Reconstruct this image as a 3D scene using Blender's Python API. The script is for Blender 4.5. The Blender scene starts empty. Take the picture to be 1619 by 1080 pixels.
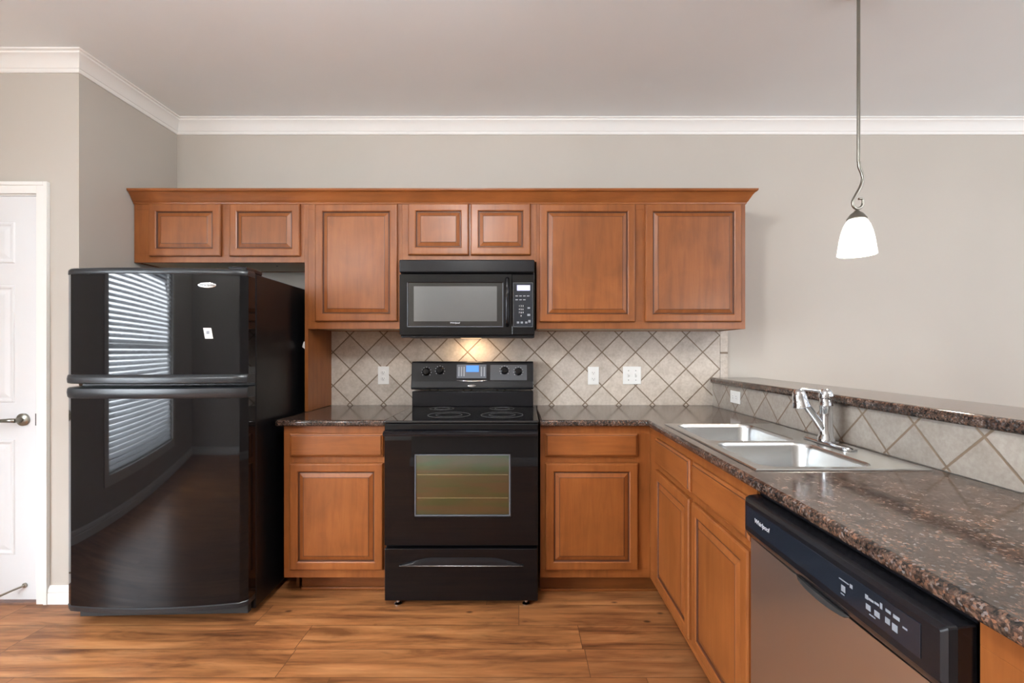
import bpy, bmesh, math, random
from mathutils import Vector, Matrix
random.seed(7)
S = bpy.context.scene
C = S.collection
PI = math.pi
# ------------------------------------------------------------------ camera
F, D, H = 719.0, 2.926, 1.262          # focal length in px, distance to back wall, eye height
cam = bpy.data.cameras.new('camera'); co = bpy.data.objects.new('camera', cam); C.objects.link(co)
cam.sensor_width = 36; cam.sensor_fit = 'HORIZONTAL'
cam.lens = F * 36 / 1619
cam.shift_x = -(823 - 809.5) / 1619
cam.shift_y = (555 - 540) / 1619
cam.clip_start = 0.02
co.location = (0, -D, H); co.rotation_euler = (PI / 2, 0, 0)
S.camera = co
# ------------------------------------------------------------------ world, exposure
w = bpy.data.worlds.new('world'); S.world = w; w.use_nodes = True
w.node_tree.nodes['Background'].inputs[0].default_value = (0.80, 0.88, 1.0, 1)
w.node_tree.nodes['Background'].inputs[1].default_value = 1.0
S.view_settings.view_transform = 'Standard'
S.view_settings.look = 'None'
S.view_settings.exposure = 0.57
S.view_settings.gamma = 1
S.view_settings.use_curve_mapping = False
S.cycles.max_bounces = 10; S.cycles.diffuse_bounces = 6; S.cycles.glossy_bounces = 5
S.cycles.transmission_bounces = 6; S.cycles.transparent_max_bounces = 10
S.cycles.sample_clamp_indirect = 6
S.cycles.caustics_reflective = False; S.cycles.caustics_refractive = False
S.cycles.use_denoising = True

def area(name, loc, rot, sx, sy, power, col):
    l = bpy.data.lights.new(name, 'AREA'); l.shape = 'RECTANGLE'; l.size = sx; l.size_y = sy
    l.energy = power; l.color = col
    o = bpy.data.objects.new(name, l); C.objects.link(o); o.location = loc; o.rotation_euler = rot
    return o
WX, RY, HY, RX = -3.12, -3.45, -4.9, 5.0        # left wall, near rear wall, hall end, right wall
BY = -6.4                                       # living room rear wall
# daylight outside the kitchen window; living-side lamps are added, unseen uplights for the ceiling
area('daylight_kitchen_window', (WX - .62, -3.3, 1.3), (0, -PI / 2 - .45, 0), 1.9, 3.8, 760, (.86, .93, 1))
area('added_uplight_living_right', (RX + .95, -2.6, 1.3), (0, PI / 2 + .7, 0), 2.1, 3.2, 22, (.93, .96, 1))
area('added_uplight_living_rear', (3.4, BY - .75, 1.2), (-PI / 2 - .7, 0, PI), 2.4, 2.0, 95, (.95, .97, 1))
# ------------------------------------------------------------------ materials
def lin(r, g, b):
    f = lambda c: ((c / 255 + .055) / 1.055) ** 2.4 if c > 10 else c / 255 / 12.92
    return (f(r), f(g), f(b), 1)
def mat(name, col=(.5, .5, .5, 1), rough=.5, metal=0, coat=0, spec=.5, emit=None, es=0, coat_rough=.05):
    m = bpy.data.materials.new(name); m.use_nodes = True
    b = m.node_tree.nodes['Principled BSDF']
    b.inputs['Base Color'].default_value = col if len(col) == 4 else (*col, 1)
    b.inputs['Roughness'].default_value = rough; b.inputs['Metallic'].default_value = metal
    b.inputs['Coat Weight'].default_value = coat; b.inputs['Coat Roughness'].default_value = coat_rough
    b.inputs['Specular IOR Level'].default_value = spec
    if emit: b.inputs['Emission Color'].default_value = emit; b.inputs['Emission Strength'].default_value = es
    m.diffuse_color = b.inputs['Base Color'].default_value
    return m
class NT:
    def __init__(s, m): s.m = m; s.t = m.node_tree; s.b = s.t.nodes['Principled BSDF']
    def n(s, typ, **kw):
        o = s.t.nodes.new(typ)
        for k, v in kw.items():
            if k.startswith('i_'):
                key = k[2:]; key = int(key) if key.isdigit() else key.replace('_', ' ')
                o.inputs[key].default_value = v
            else: setattr(o, k, v)
        return o
    def l(s, a, b): s.t.links.new(a, b)
    def math(s, op, a, b=None, c=None):
        o = s.t.nodes.new('ShaderNodeMath'); o.operation = op
        for i, v in enumerate((a, b, c)):
            if v is None: continue
            if isinstance(v, (int, float)): o.inputs[i].default_value = v
            else: s.l(v, o.inputs[i])
        return o.outputs[0]
    def mix(s, f, a, b, mode='MIX'):
        o = s.t.nodes.new('ShaderNodeMix'); o.data_type = 'RGBA'; o.blend_type = mode
        for i, v in ((0, f), (6, a), (7, b)):
            if isinstance(v, (int, float)): o.inputs[i].default_value = v
            elif isinstance(v, tuple): o.inputs[i].default_value = v
            else: s.l(v, o.inputs[i])
        return o.outputs[2]
    def ramp(s, f, stops):
        o = s.t.nodes.new('ShaderNodeValToRGB'); e = o.color_ramp.elements
        while len(e) < len(stops): e.new(.5)
        for i, (p, c) in enumerate(stops): e[i].position = p; e[i].color = c
        s.l(f, o.inputs[0]); return o.outputs[0]
    def coord(s, scale=(1, 1, 1), world=False, rnd=False):
        tc = s.t.nodes.new('ShaderNodeTexCoord'); mp = s.t.nodes.new('ShaderNodeMapping')
        mp.inputs['Scale'].default_value = scale
        out = tc.outputs['Object']
        if rnd:
            oi = s.t.nodes.new('ShaderNodeObjectInfo')
            v = s.t.nodes.new('ShaderNodeVectorMath'); v.operation = 'ADD'
            m_ = s.math('MULTIPLY', oi.outputs['Random'], 37.0)
            s.l(out, v.inputs[0]); s.l(m_, v.inputs[1]); out = v.outputs[0]
        s.l(out, mp.inputs[0]); return mp.outputs[0]
    def noise(s, vec, scale, detail=4, rough=.5, dist=0):
        o = s.n('ShaderNodeTexNoise'); o.inputs['Scale'].default_value = scale; o.inputs['Detail'].default_value = detail
        o.inputs['Roughness'].default_value = rough; o.inputs['Distortion'].default_value = dist
        s.l(vec, o.inputs['Vector']); return o.outputs[0]
    def bump(s, h, strength=.2, dist=.002):
        o = s.n('ShaderNodeBump'); o.inputs['Strength'].default_value = strength; o.inputs['Distance'].default_value = dist
        s.l(h, o.inputs['Height']); s.l(o.outputs[0], s.b.inputs['Normal'])
    def base(s, c): s.l(c, s.b.inputs['Base Color'])

def paint(name, col, amt=.03, rough=.6):
    m = mat(name, col, rough, spec=.3); t = NT(m); v = t.coord((1, 1, 1))
    n = t.noise(v, 1.3, 3); d = tuple(c * (1 - amt) for c in col[:3]) + (1,); l_ = tuple(min(1, c * (1 + amt)) for c in col[:3]) + (1,)
    t.base(t.ramp(n, [(.3, d), (.7, l_)]))
    t.bump(t.noise(v, 180, 3), .12, .0008)
    return m
M = {}
M['wall'] = paint('wall_paint', (.485, .452, .405, 1))
M['ceiling'] = paint('ceiling_paint', (.83, .88, .90, 1), .02, .75)
M['white'] = paint('white_trim_paint', (.80, .80, .78, 1), .01, .35)
M['door_white'] = paint('white_door_paint', (.72, .74, .76, 1), .01, .35)
# wood
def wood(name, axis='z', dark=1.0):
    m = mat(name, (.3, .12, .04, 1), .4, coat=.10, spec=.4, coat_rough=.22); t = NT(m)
    sc = {'z': (14, 14, 1.3), 'x': (1.3, 14, 14), 'y': (14, 1.3, 14)}[axis]
    v = t.coord(sc, rnd=True); v2 = t.coord((1.6, 1.6, 1.6), rnd=True)
    g = t.noise(v, 2.2, 6, .6, .6); bl = t.noise(v2, 2.2, 4, .55, .8)
    k = dark
    c1 = t.ramp(g, [(.25, (.195 * k, .058 * k, .0125 * k, 1)), (.5, (.25 * k, .079 * k, .018 * k, 1)), (.78, (.295 * k, .100 * k, .025 * k, 1))])
    c2 = t.ramp(bl, [(.3, (.82, .80, .78, 1)), (.7, (1.12, 1.1, 1.08, 1))])
    t.base(t.mix(1.0, c1, c2, 'MULTIPLY'))
    t.bump(g, .04, .001)
    return m
M['wood'] = wood('cabinet_wood'); M['wood_x'] = wood('cabinet_wood_horizontal', 'x'); M['wood_y'] = wood('cabinet_wood_along_bar', 'y')
M['glaze'] = mat('dark_glaze', (.085, .028, .012, 1), .4)
M['underside'] = mat('unfinished_board', (.66, .58, .46, 1), .6)
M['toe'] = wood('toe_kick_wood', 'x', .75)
# floor planks
m = mat('plank_floor', (.3, .13, .05, 1), .4, spec=.35); t = NT(m); M['floor'] = m
tc = t.coord(); sx = t.n('ShaderNodeSeparateXYZ'); t.l(tc, sx.inputs[0])
PW, PL = .167, 1.22
row = t.math('FLOOR', t.math('DIVIDE', sx.outputs[1], PW))
wn = t.n('ShaderNodeTexWhiteNoise', noise_dimensions='1D'); t.l(row, wn.inputs['W'])
xs = t.math('ADD', t.math('DIVIDE', sx.outputs[0], PL), t.math('MULTIPLY', wn.outputs[0], 7.3))
colm = t.math('FLOOR', xs)
fy = t.math('FRACT', t.math('DIVIDE', sx.outputs[1], PW)); fx = t.math('FRACT', xs)
ey = t.math('MINIMUM', fy, t.math('SUBTRACT', 1.0, fy)); ex = t.math('MULTIPLY', t.math('MINIMUM', fx, t.math('SUBTRACT', 1.0, fx)), PL / PW)
edge = t.math('MINIMUM', ey, ex)
cv = t.n('ShaderNodeCombineXYZ'); t.l(row, cv.inputs[0]); t.l(colm, cv.inputs[1])
wn2 = t.n('ShaderNodeTexWhiteNoise', noise_dimensions='3D'); t.l(cv.outputs[0], wn2.inputs[0])
off = t.n('ShaderNodeVectorMath', operation='MULTIPLY_ADD'); t.l(wn2.outputs[1], off.inputs[0]); off.inputs[1].default_value = (9, 9, 9); t.l(tc, off.inputs[2])
mp = t.n('ShaderNodeMapping'); mp.inputs['Scale'].default_value = (.8, 9, 1); t.l(off.outputs[0], mp.inputs[0])
g1 = t.noise(mp.outputs[0], 2.2, 9, .62, .35)
mp2 = t.n('ShaderNodeMapping'); mp2.inputs['Scale'].default_value = (1.3, 7, 1); t.l(off.outputs[0], mp2.inputs[0])
g2 = t.noise(mp2.outputs[0], 1.5, 4, .6, 1.6)
c = t.ramp(g1, [(.30, (.11, .040, .016, 1)), (.41, (.25, .099, .036, 1)), (.53, (.36, .15, .054, 1)), (.72, (.50, .24, .10, 1))])
c = t.mix(1.0, c, t.ramp(g2, [(.32, (.55, .52, .50, 1)), (.46, (.92, .92, .92, 1)), (.7, (1.15, 1.12, 1.1, 1))]), 'MULTIPLY')
tint = t.mix(wn2.outputs[0], (.86, .83, .84, 1), (1.1, 1.08, 1.02, 1)); c = t.mix(1.0, c, tint, 'MULTIPLY')
kn = t.n('ShaderNodeTexVoronoi'); kn.inputs['Scale'].default_value = 4.2
mp3 = t.n('ShaderNodeMapping'); mp3.inputs['Scale'].default_value = (.8, 1.5, 1); t.l(off.outputs[0], mp3.inputs[0]); t.l(mp3.outputs[0], kn.inputs['Vector'])
kf = t.ramp(kn.outputs['Distance'], [(.03, (0.85, 0.85, .85, 1)), (.075, (0, 0, 0, 1))])
c = t.mix(kf, c, (.05, .018, .008, 1))
c = t.mix(t.math('LESS_THAN', edge, .009), c, (.12, .05, .02, 1)); t.base(c)
t.bump(t.math('ADD', g1, t.math('MULTIPLY', t.math('GREATER_THAN', edge, .012), .6)), .15, .0015)
t.l(t.ramp(g1, [(.3, (.46, .46, .46, 1)), (.7, (.36, .36, .36, 1))]), t.b.inputs['Roughness'])
# tile
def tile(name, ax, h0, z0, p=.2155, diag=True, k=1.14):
    m = mat(name, (.5, .45, .4, 1), .45, spec=.4); t = NT(m); tc = t.n('ShaderNodeNewGeometry').outputs['Position']; s_ = t.n('ShaderNodeSeparateXYZ'); t.l(tc, s_.inputs[0])
    X = t.math('SUBTRACT', s_.outputs[ax], h0); Z = t.math('SUBTRACT', s_.outputs[2], z0)
    if diag: U = t.math('DIVIDE', t.math('ADD', X, Z), p); V = t.math('DIVIDE', t.math('SUBTRACT', X, Z), p); wd = .017
    else: U = t.math('DIVIDE', X, 1.0); V = t.math('DIVIDE', Z, p); wd = .012
    fu = t.math('FRACT', U); fv = t.math('FRACT', V)
    eu = t.math('MINIMUM', fu, t.math('SUBTRACT', 1.0, fu)); ev = t.math('MINIMUM', fv, t.math('SUBTRACT', 1.0, fv))
    e = t.math('MINIMUM', eu, ev) if diag else ev
    e = t.math('ADD', e, t.math('MULTIPLY', t.math('SUBTRACT', t.noise(tc, 60, 3), .5), .012))
    g = t.n('ShaderNodeMapRange'); g.inputs['From Min'].default_value = wd; g.inputs['From Max'].default_value = wd + .012; t.l(e, g.inputs[0])
    cv = t.n('ShaderNodeCombineXYZ'); t.l(t.math('FLOOR', U), cv.inputs[0]); t.l(t.math('FLOOR', V), cv.inputs[1])
    wn = t.n('ShaderNodeTexWhiteNoise', noise_dimensions='3D'); t.l(cv.outputs[0], wn.inputs[0])
    n1 = t.noise(tc, 14, 5, .6, .4); n2 = t.noise(tc, 70, 3, .6)
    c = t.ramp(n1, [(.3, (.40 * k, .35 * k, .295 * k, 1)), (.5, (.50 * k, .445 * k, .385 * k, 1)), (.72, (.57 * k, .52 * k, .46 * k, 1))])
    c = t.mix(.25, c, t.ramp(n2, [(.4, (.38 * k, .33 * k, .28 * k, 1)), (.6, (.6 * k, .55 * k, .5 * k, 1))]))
    c = t.mix(1.0, c, t.mix(wn.outputs[0], (.87, .86, .86, 1), (1.06, 1.05, 1.04, 1)), 'MULTIPLY')
    c = t.mix(g.outputs[0], (.20, .145, .10, 1), c); t.base(c)
    t.bump(g.outputs[0], .5, .0025); return m
M['tile'] = tile('diagonal_wall_tile', 0, .199, .931)
M['tile_bar_shaded'] = tile('shaded_diagonal_bar_tile', 1, -1.396, .926, k=.72)  # same tile darkened; shade on the bar's kitchen face is put into its colour
M['tile_strip'] = tile('tile_edge_strip', 0, 1.0, 1.25 - .33 * 2, p=.33, diag=False)
# granite look counter
m = mat('granite_counter', (.1, .07, .05, 1), .12, spec=.55); t = NT(m); M['granite'] = m; v = t.coord()
v1 = t.n('ShaderNodeTexVoronoi'); v1.inputs['Scale'].default_value = 230; t.l(v, v1.inputs['Vector'])
vs = t.n('ShaderNodeSeparateColor'); t.l(v1.outputs['Color'], vs.inputs[0])
n1 = t.noise(v, 85, 5, .7, .4); n2 = t.noise(v, 22, 4, .6)
c = t.ramp(n1, [(.38, (.010, .010, .010, 1)), (.48, (.05, .037, .029, 1)), (.57, (.12, .065, .043, 1)), (.68, (.22, .175, .145, 1))])
c2 = t.ramp(vs.outputs[0], [(.42, (.012, .012, .013, 1)), (.68, (.07, .05, .038, 1)), (.87, (.20, .095, .055, 1)), (.96, (.18, .18, .185, 1))])
c = t.mix(.5, c, c2); c = t.mix(1.0, c, t.ramp(n2, [(.35, (.55, .55, .58, 1)), (.65, (1.5, 1.44, 1.4, 1))]), 'MULTIPLY'); t.base(c)
# appliances
M['black_gloss'] = mat('black_gloss', (.004, .004, .005, 1), .035, spec=.30)
M['black_satin'] = mat('black_satin', (.009, .009, .011, 1), .2, spec=.3)
M['grey_plastic'] = mat('charcoal_plastic', (.018, .020, .023, 1), .28, spec=.4)
m = mat('black_side', (.005, .005, .006, 1), .3, spec=.3); t = NT(m); t.bump(t.noise(t.coord(), 420, 2), .25, .0006); M['black_side'] = m
M['glass_black'] = mat('black_glass', (.006, .006, .007, 1), .03, spec=.8)
M['mw_glass'] = mat('microwave_window', (.20, .21, .22, 1), .16, metal=.9)
m = mat('oven_window', (.30, .27, .16, 1), .13, metal=1.0); t = NT(m); v = t.coord((1, 1, 9))
t.base(t.ramp(t.noise(v, 1.6, 3, .5, .3), [(.36, (.16, .27, .20, 1)), (.5, (.22, .25, .22, 1)), (.64, (.16, .28, .23, 1))])); M['oven_glass'] = m
M['ring'] = mat('burner_print', (.20, .21, .22, 1), .15)
M['chrome'] = mat('chrome', (.66, .68, .71, 1), .06, metal=1)
M['nickel'] = mat('brushed_nickel', (.29, .28, .245, 1), .28, metal=1)
M['silver'] = mat('silver_trim', (.62, .63, .65, 1), .25, metal=1)
def steel(name, sc, col, r):
    m = mat(name, col, r, metal=1); t = NT(m); n = t.noise(t.coord(sc), 60, 3, .6)
    t.bump(n, .05, .0006); t.b.inputs['Anisotropic'].default_value = .4
    return m
M['steel_sink'] = steel('sink_steel', (1, .04, 1), (.60, .62, .63, 1), .26)
M['steel'] = steel('door_steel', (1, .03, 1), (.66, .64, .62, 1), .34)
M['print'] = mat('white_print', (.62, .64, .68, 1), .5)
M['print_dim'] = mat('grey_print', (.22, .24, .27, 1), .5)
M['display_blue'] = mat('blue_display', (.02, .08, .3, 1), .3, emit=(.06, .22, .95, 1), es=.9)
M['display_white'] = mat('lit_display', (.3, .3, .45, 1), .3, emit=(.55, .55, .95, 1), es=.75)
M['panel_dark'] = mat('dark_panel', (.012, .016, .024, 1), .12, spec=.6)
M['panel_grey'] = mat('grey_panel', (.10, .11, .13, 1), .25, spec=.6)
M['plate'] = mat('white_plastic', (.82, .82, .80, 1), .35)
M['slot'] = mat('dark_slot', (.03, .03, .03, 1), .6)
M['shade'] = mat('frosted_glass_shade', (.9, .9, .86, 1), .35, emit=(1, .98, .93, 1), es=.62)
M['rubber'] = mat('rubber', (.02, .02, .02, 1), .7)
M['blind'] = mat('blind_vinyl', (.8, .82, .84, 1), .45); t = NT(M['blind'])
tr = t.n('ShaderNodeBsdfTranslucent'); tr.inputs[0].default_value = (.85, .88, .9, 1); mx = t.n('ShaderNodeMixShader'); mx.inputs[0].default_value = .10
t.l(t.b.outputs[0], mx.inputs[1]); t.l(tr.outputs[0], mx.inputs[2]); t.l(mx.outputs[0], t.t.nodes['Material Output'].inputs[0])
M['mirrorless_glass'] = mat('pane_glass', (1, 1, 1, 1), .02)
b = M['mirrorless_glass'].node_tree.nodes['Principled BSDF']; b.inputs['Transmission Weight'].default_value = 1; b.inputs['IOR'].default_value = 1.03
M['carcass_dark'] = mat('shadow_board', (.1, .06, .035, 1), .6)
# ------------------------------------------------------------------ helpers
ORG = {}
def thing(name, label, cat, loc=(0, 0, 0), group=None, rotz=0):
    o = bpy.data.objects.new(name, None); C.objects.link(o); o.location = loc; o.empty_display_size = .05
    o['label'] = label; o['category'] = cat
    if group: o['group'] = group
    o.rotation_euler = (0, 0, rotz); ORG[o.name] = Vector(loc); return o
def finish(o, bevel=0, smooth=None, seg=2):
    if smooth is not None:
        for p in o.data.polygons: p.use_smooth = True
        o.data.set_sharp_from_angle(angle=math.radians(smooth))
    if bevel:
        md = o.modifiers.new('edge', 'BEVEL'); md.width = bevel; md.segments = seg; md.limit_method = 'ANGLE'; md.angle_limit = math.radians(40)
def obj(name, bm, mats, parent=None, bevel=0, smooth=None, seg=2, loc=None):
    me = bpy.data.meshes.new(name)
    org = ORG[parent.name] if parent is not None else Vector(loc or (0, 0, 0))
    bmesh.ops.recalc_face_normals(bm, faces=bm.faces[:])
    for v in bm.verts: v.co -= org
    bm.to_mesh(me); bm.free()
    for m_ in (mats if isinstance(mats, (list, tuple)) else [mats]): me.materials.append(m_)
    o = bpy.data.objects.new(name, me); C.objects.link(o)
    if parent is not None: o.parent = parent
    else: o.location = org
    ORG[o.name] = org
    finish(o, bevel, smooth, seg); return o
def tag(o, label, cat, group=None):
    o['label'] = label; o['category'] = cat
    if group: o['group'] = group
    return o
def struct(name, bm, m_, bevel=0, parent=None):
    o = obj(name, bm, m_, parent, bevel)
    if parent is None: o['kind'] = 'structure'
    return o
def B(): return bmesh.new()
def bx(bm, x0, x1, y0, y1, z0, z1, mi=0):
    x0, x1 = sorted((x0, x1)); y0, y1 = sorted((y0, y1)); z0, z1 = sorted((z0, z1))
    v = [bm.verts.new(p) for p in ((x0, y0, z0), (x1, y0, z0), (x1, y1, z0), (x0, y1, z0), (x0, y0, z1), (x1, y0, z1), (x1, y1, z1), (x0, y1, z1))]
    for f in ((3, 2, 1, 0), (4, 5, 6, 7), (0, 1, 5, 4), (1, 2, 6, 5), (2, 3, 7, 6), (3, 0, 4, 7)):
        bm.faces.new([v[i] for i in f]).material_index = mi
    return bm
def box(*a): return bx(B(), *a)
def lathe(bm, prof, c, n=32, axis='z', cap=True, mi=0):
    """prof: list of (radius, height) around an axis through c"""
    rings = []
    for r, h in prof:
        ring = []
        for i in range(n):
            a = 2 * PI * i / n; u, v_ = r * math.cos(a), r * math.sin(a)
            p = {'z': (u, v_, h), 'y': (u, h, v_), 'x': (h, u, v_)}[axis]
            ring.append(bm.verts.new(Vector(p) + Vector(c)))
        rings.append(ring)
    for a, b_ in zip(rings, rings[1:]):
        for i in range(n): bm.faces.new((a[i], a[(i + 1) % n], b_[(i + 1) % n], b_[i])).material_index = mi
    if cap:
        bm.faces.new(rings[0]).material_index = mi; bm.faces.new(rings[-1]).material_index = mi
    return bm
def tube(bm, pts, r, n=12, mi=0, cap=True):
    pts = [Vector(p) for p in pts]; rs = r if isinstance(r, (list, tuple)) else [r] * len(pts)
    up = None; rings = []
    for i, p in enumerate(pts):
        tdir = (pts[min(i + 1, len(pts) - 1)] - pts[max(i - 1, 0)]).normalized()
        if up is None:
            up = Vector((0, 0, 1)) if abs(tdir.z) < .9 else Vector((1, 0, 0))
        a = (up - tdir * up.dot(tdir)).normalized(); b_ = tdir.cross(a); up = a
        rings.append([bm.verts.new(p + (a * math.cos(2 * PI * k / n) + b_ * math.sin(2 * PI * k / n)) * rs[i]) for k in range(n)])
    for a, b_ in zip(rings, rings[1:]):
        for k in range(n): bm.faces.new((a[k], a[(k + 1) % n], b_[(k + 1) % n], b_[k])).material_index = mi
    if cap: bm.faces.new(rings[0]); bm.faces.new(rings[-1])
    return bm
def smooth_pts(pts, k=6):
    pts = [Vector(p) for p in pts]; out = []
    for i in range(len(pts) - 1):
        p0, p1, p2, p3 = pts[max(i - 1, 0)], pts[i], pts[i + 1], pts[min(i + 2, len(pts) - 1)]
        for j in range(k):
            u = j / k
            out.append(.5 * ((2 * p1) + (p2 - p0) * u + (2 * p0 - 5 * p1 + 4 * p2 - p3) * u * u + (3 * p1 - p0 - 3 * p2 + p3) * u ** 3))
    out.append(pts[-1]); return out
def loft(bm, rings, mi=0, cap=True, closed=True):
    R = [[bm.verts.new(p) for p in r] for r in rings]; n = len(R[0])
    for a, b_ in zip(R, R[1:]):
        for i in range(n if closed else n - 1): bm.faces.new((a[i], a[(i + 1) % n], b_[(i + 1) % n], b_[i])).material_index = mi
    if cap: bm.faces.new(R[0]); bm.faces.new(R[-1])
    return bm
def sweep(bm, prof, path, close=False):
    """prof: (out, z) pairs; path: list of (point2d, outward-dir2d scaled for mitre)"""
    rings = [[(p[0] + o[0] * a, p[1] + o[1] * a, z) for a, z in prof] for p, o in path]
    return loft(bm, rings, cap=True)
def text(name, s, size, loc, rot, m_, parent, sx=1.0, shear=0, depth=.0006):
    cu = bpy.data.curves.new(name, 'FONT'); cu.body = s; cu.size = size; cu.align_x = 'CENTER'; cu.align_y = 'CENTER'
    cu.extrude = depth; cu.shear = shear
    o = bpy.data.objects.new(name, cu); C.objects.link(o)
    dg = bpy.context.evaluated_depsgraph_get(); me = bpy.data.meshes.new_from_object(o.evaluated_get(dg))
    bpy.data.objects.remove(o)
    me.transform(Matrix.Translation(Vector(loc) - ORG[parent.name]) @ rot @ Matrix.Diagonal((sx, 1, 1, 1)))
    me.materials.clear(); me.materials.append(m_)
    o = bpy.data.objects.new(name, me); C.objects.link(o); o.parent = parent; ORG[o.name] = ORG[parent.name]; return o
RF = Matrix.Rotation(PI / 2, 4, 'X')                                     # facing -y
RW = Matrix.Rotation(-PI / 2, 4, 'Z') @ Matrix.Rotation(PI / 2, 4, 'X')      # facing -x

# map helpers: (u across, v out of the surface, z) -> world, for fronts facing -y or -x
def front_y(y): return lambda u, v, z: (u, y - v, z)
def front_x(x): return lambda u, v, z: (x - v, u, z)
def rings_rect(mp, u0, u1, z0, z1, steps):
    out = []
    for ins, v in steps:
        out.append([mp(u0 + ins, v, z0 + ins), mp(u1 - ins, v, z0 + ins), mp(u1 - ins, v, z1 - ins), mp(u0 + ins, v, z1 - ins)])
    return out
def nested(bm, rings, mats_=None, cap_first=False, cap_last=True):
    R = [[bm.verts.new(p) for p in r] for r in rings]
    for k, (a, b_) in enumerate(zip(R, R[1:])):
        for i in range(4):
            bm.faces.new((a[i], a[(i + 1) % 4], b_[(i + 1) % 4], b_[i])).material_index = (mats_[k] if mats_ else 0)
    if cap_first: bm.faces.new(R[0])
    if cap_last: bm.faces.new(R[-1]).material_index = 0
    return bm
def raised_door(parent, mp, u0, u1, z0, z1, wood_, name='door', rail=.044):
    t_ = .019
    f = nested(B(), rings_rect(mp, u0, u1, z0, z1, [(.001, 0), (0, .003), (0, t_ - .006), (.004, t_ - .001), (.008, t_), (rail - .005, t_), (rail, t_ - .003), (rail + .003, t_ - .008), (rail + .003, .004)]),
               [0, 0, 0, 0, 0, 0, 1, 1], True, False)
    d = obj(name, f, [wood_, M['glaze']], parent)
    i = rail + .003
    p = nested(B(), rings_rect(mp, u0 + i, u1 - i, z0 + i, z1 - i, [(0, .004), (0, t_ - .009), (.003, t_ - .009), (.005, t_ - .008), (.022, t_ - .002), (.024, t_ - .0005), (.027, t_)]),
               [1, 1, 1, 0, 0, 1], False, True)
    obj('raised_panel', p, [wood_, M['glaze']], d); return d
def slab_front(parent, mp, u0, u1, z0, z1, wood_, name='drawer_front'):
    t_ = .019
    f = nested(B(), rings_rect(mp, u0, u1, z0, z1, [(.001, 0), (0, .003), (0, t_ - .009), (.003, t_ - .006), (.008, t_ - .004), (.010, t_ - .001), (.014, t_)]), [0, 0, 0, 0, 1, 0], True, True)
    return obj(name, f, [wood_, M['glaze']], parent)
# ================================================================== ROOM SHELL
CZ = 2.74
struct('floor', box(-3.3, RX + .1, BY - .1, .12, -.08, 0), M['floor'])
struct('ceiling', box(-3.3, RX + .1, BY - .1, .12, CZ, CZ + .08), M['ceiling'])
struct('wall_back', box(-2.33, RX, 0, .12, 0, CZ), M['wall'])
struct('wall_fridge', box(-2.33, -2.21, -.65, 0, 0, CZ), M['wall'])
# pantry wall y=-.65 with door opening; slab right edge at x=-2.42
DX1, DX0, DT = -2.418, -3.03, 2.035
bm = B(); bx(bm, DX1 + .012, -2.33, -.65, -.53, 0, CZ); bx(bm, WX, DX0 - .012, -.65, -.53, 0, CZ); bx(bm, DX0 - .012, DX1 + .012, -.65, -.53, DT + .012, CZ)
struct('wall_pantry', bm, M['wall'])
# left wall with a window opening
WY0, WY1, WZ0, WZ1 = -3.78, -2.02, .36, 2.2
bm = B(); bx(bm, WX - .12, WX, WY1, -.53, 0, CZ); bx(bm, WX - .12, WX, HY, WY0, 0, CZ); bx(bm, WX - .12, WX, WY0, WY1, 0, WZ0); bx(bm, WX - .12, WX, WY0, WY1, WZ1, CZ)
struct('wall_left', bm, M['wall'])
struct('wall_hall_end', box(WX - .12, -1.2, HY - .12, HY, 0, CZ), M['wall'])
bm = B(); bx(bm, -1.2, 1.9, RY - .12, RY, 0, CZ); bx(bm, -1.2, -1.08, HY, RY - .12, 0, CZ)
struct('wall_rear', bm, M['wall'])
bm = B(); bx(bm, RX, RX + .12, -.9, 0, 0, CZ); bx(bm, RX, RX + .12, BY, -4.3, 0, CZ); bx(bm, RX, RX + .12, -4.3, -.9, 0, .35); bx(bm, RX, RX + .12, -4.3, -.9, 2.5, CZ)
struct('wall_right', bm, M['wall'])
bm = B(); bx(bm, 1.78, 2.1, BY - .12, BY, 0, CZ); bx(bm, 4.7, RX, BY - .12, BY, 0, CZ); bx(bm, 2.1, 4.7, BY - .12, BY, 2.45, CZ); bx(bm, 2.1, 4.7, BY - .12, BY, 0, .2); bx(bm, 1.78, 1.9, BY, RY - .12, 0, CZ)
struct('wall_living', bm, M['wall'])
# crown moulding
ch, cp = .088, .065
prof = [(0, CZ - ch), (.006, CZ - ch), (.010, CZ - ch + .006), (.012, CZ - ch + .016), (.016, CZ - ch + .018), (.022, CZ - ch + .030), (.034, CZ - .036), (.048, CZ - .022), (.054, CZ - .018), (.055, CZ - .010), (cp, CZ - .006), (cp, CZ), (0, CZ)]
bm = B()
sweep(bm, prof, [((WX, -.65), (0, -1)), ((-2.21, -.65), (1, -1)), ((-2.21, 0), (1, -1)), ((RX, 0), (0, -1))])
cr = struct('trim_1', bm, M['white']); finish(cr, 0, 30)
# baseboard pieces on the pantry wall and beyond
bprof = [(0, 0), (.014, 0), (.014, .05), (.011, .056), (.013, .062), (.010, .078), (.004, .088), (0, .09)]
bm = B(); sweep(bm, bprof, [((-2.36, -.65), (0, -1)), ((-2.21, -.65), (1, -1)), ((-2.21, -.06), (1, 0))]); struct('baseboard_pantry', bm, M['white'])
bm = B(); sweep(bm, bprof, [((WX, HY), (1, 0)), ((WX, -.66), (1, 0))]); struct('baseboard_left', bm, M['white'])
bm = B(); sweep(bm, bprof, [((WX + .02, HY), (0, 1)), ((-1.2, HY), (-1, 1)), ((-1.2, RY), (-1, 1)), ((1.9, RY), (0, 1))]); struct('baseboard_rear', bm, M['white'])
bm = B(); sweep(bm, bprof, [((1.38, 0), (0, -1)), ((RX, 0), (0, -1))]); struct('baseboard_back', bm, M['white'])
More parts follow.
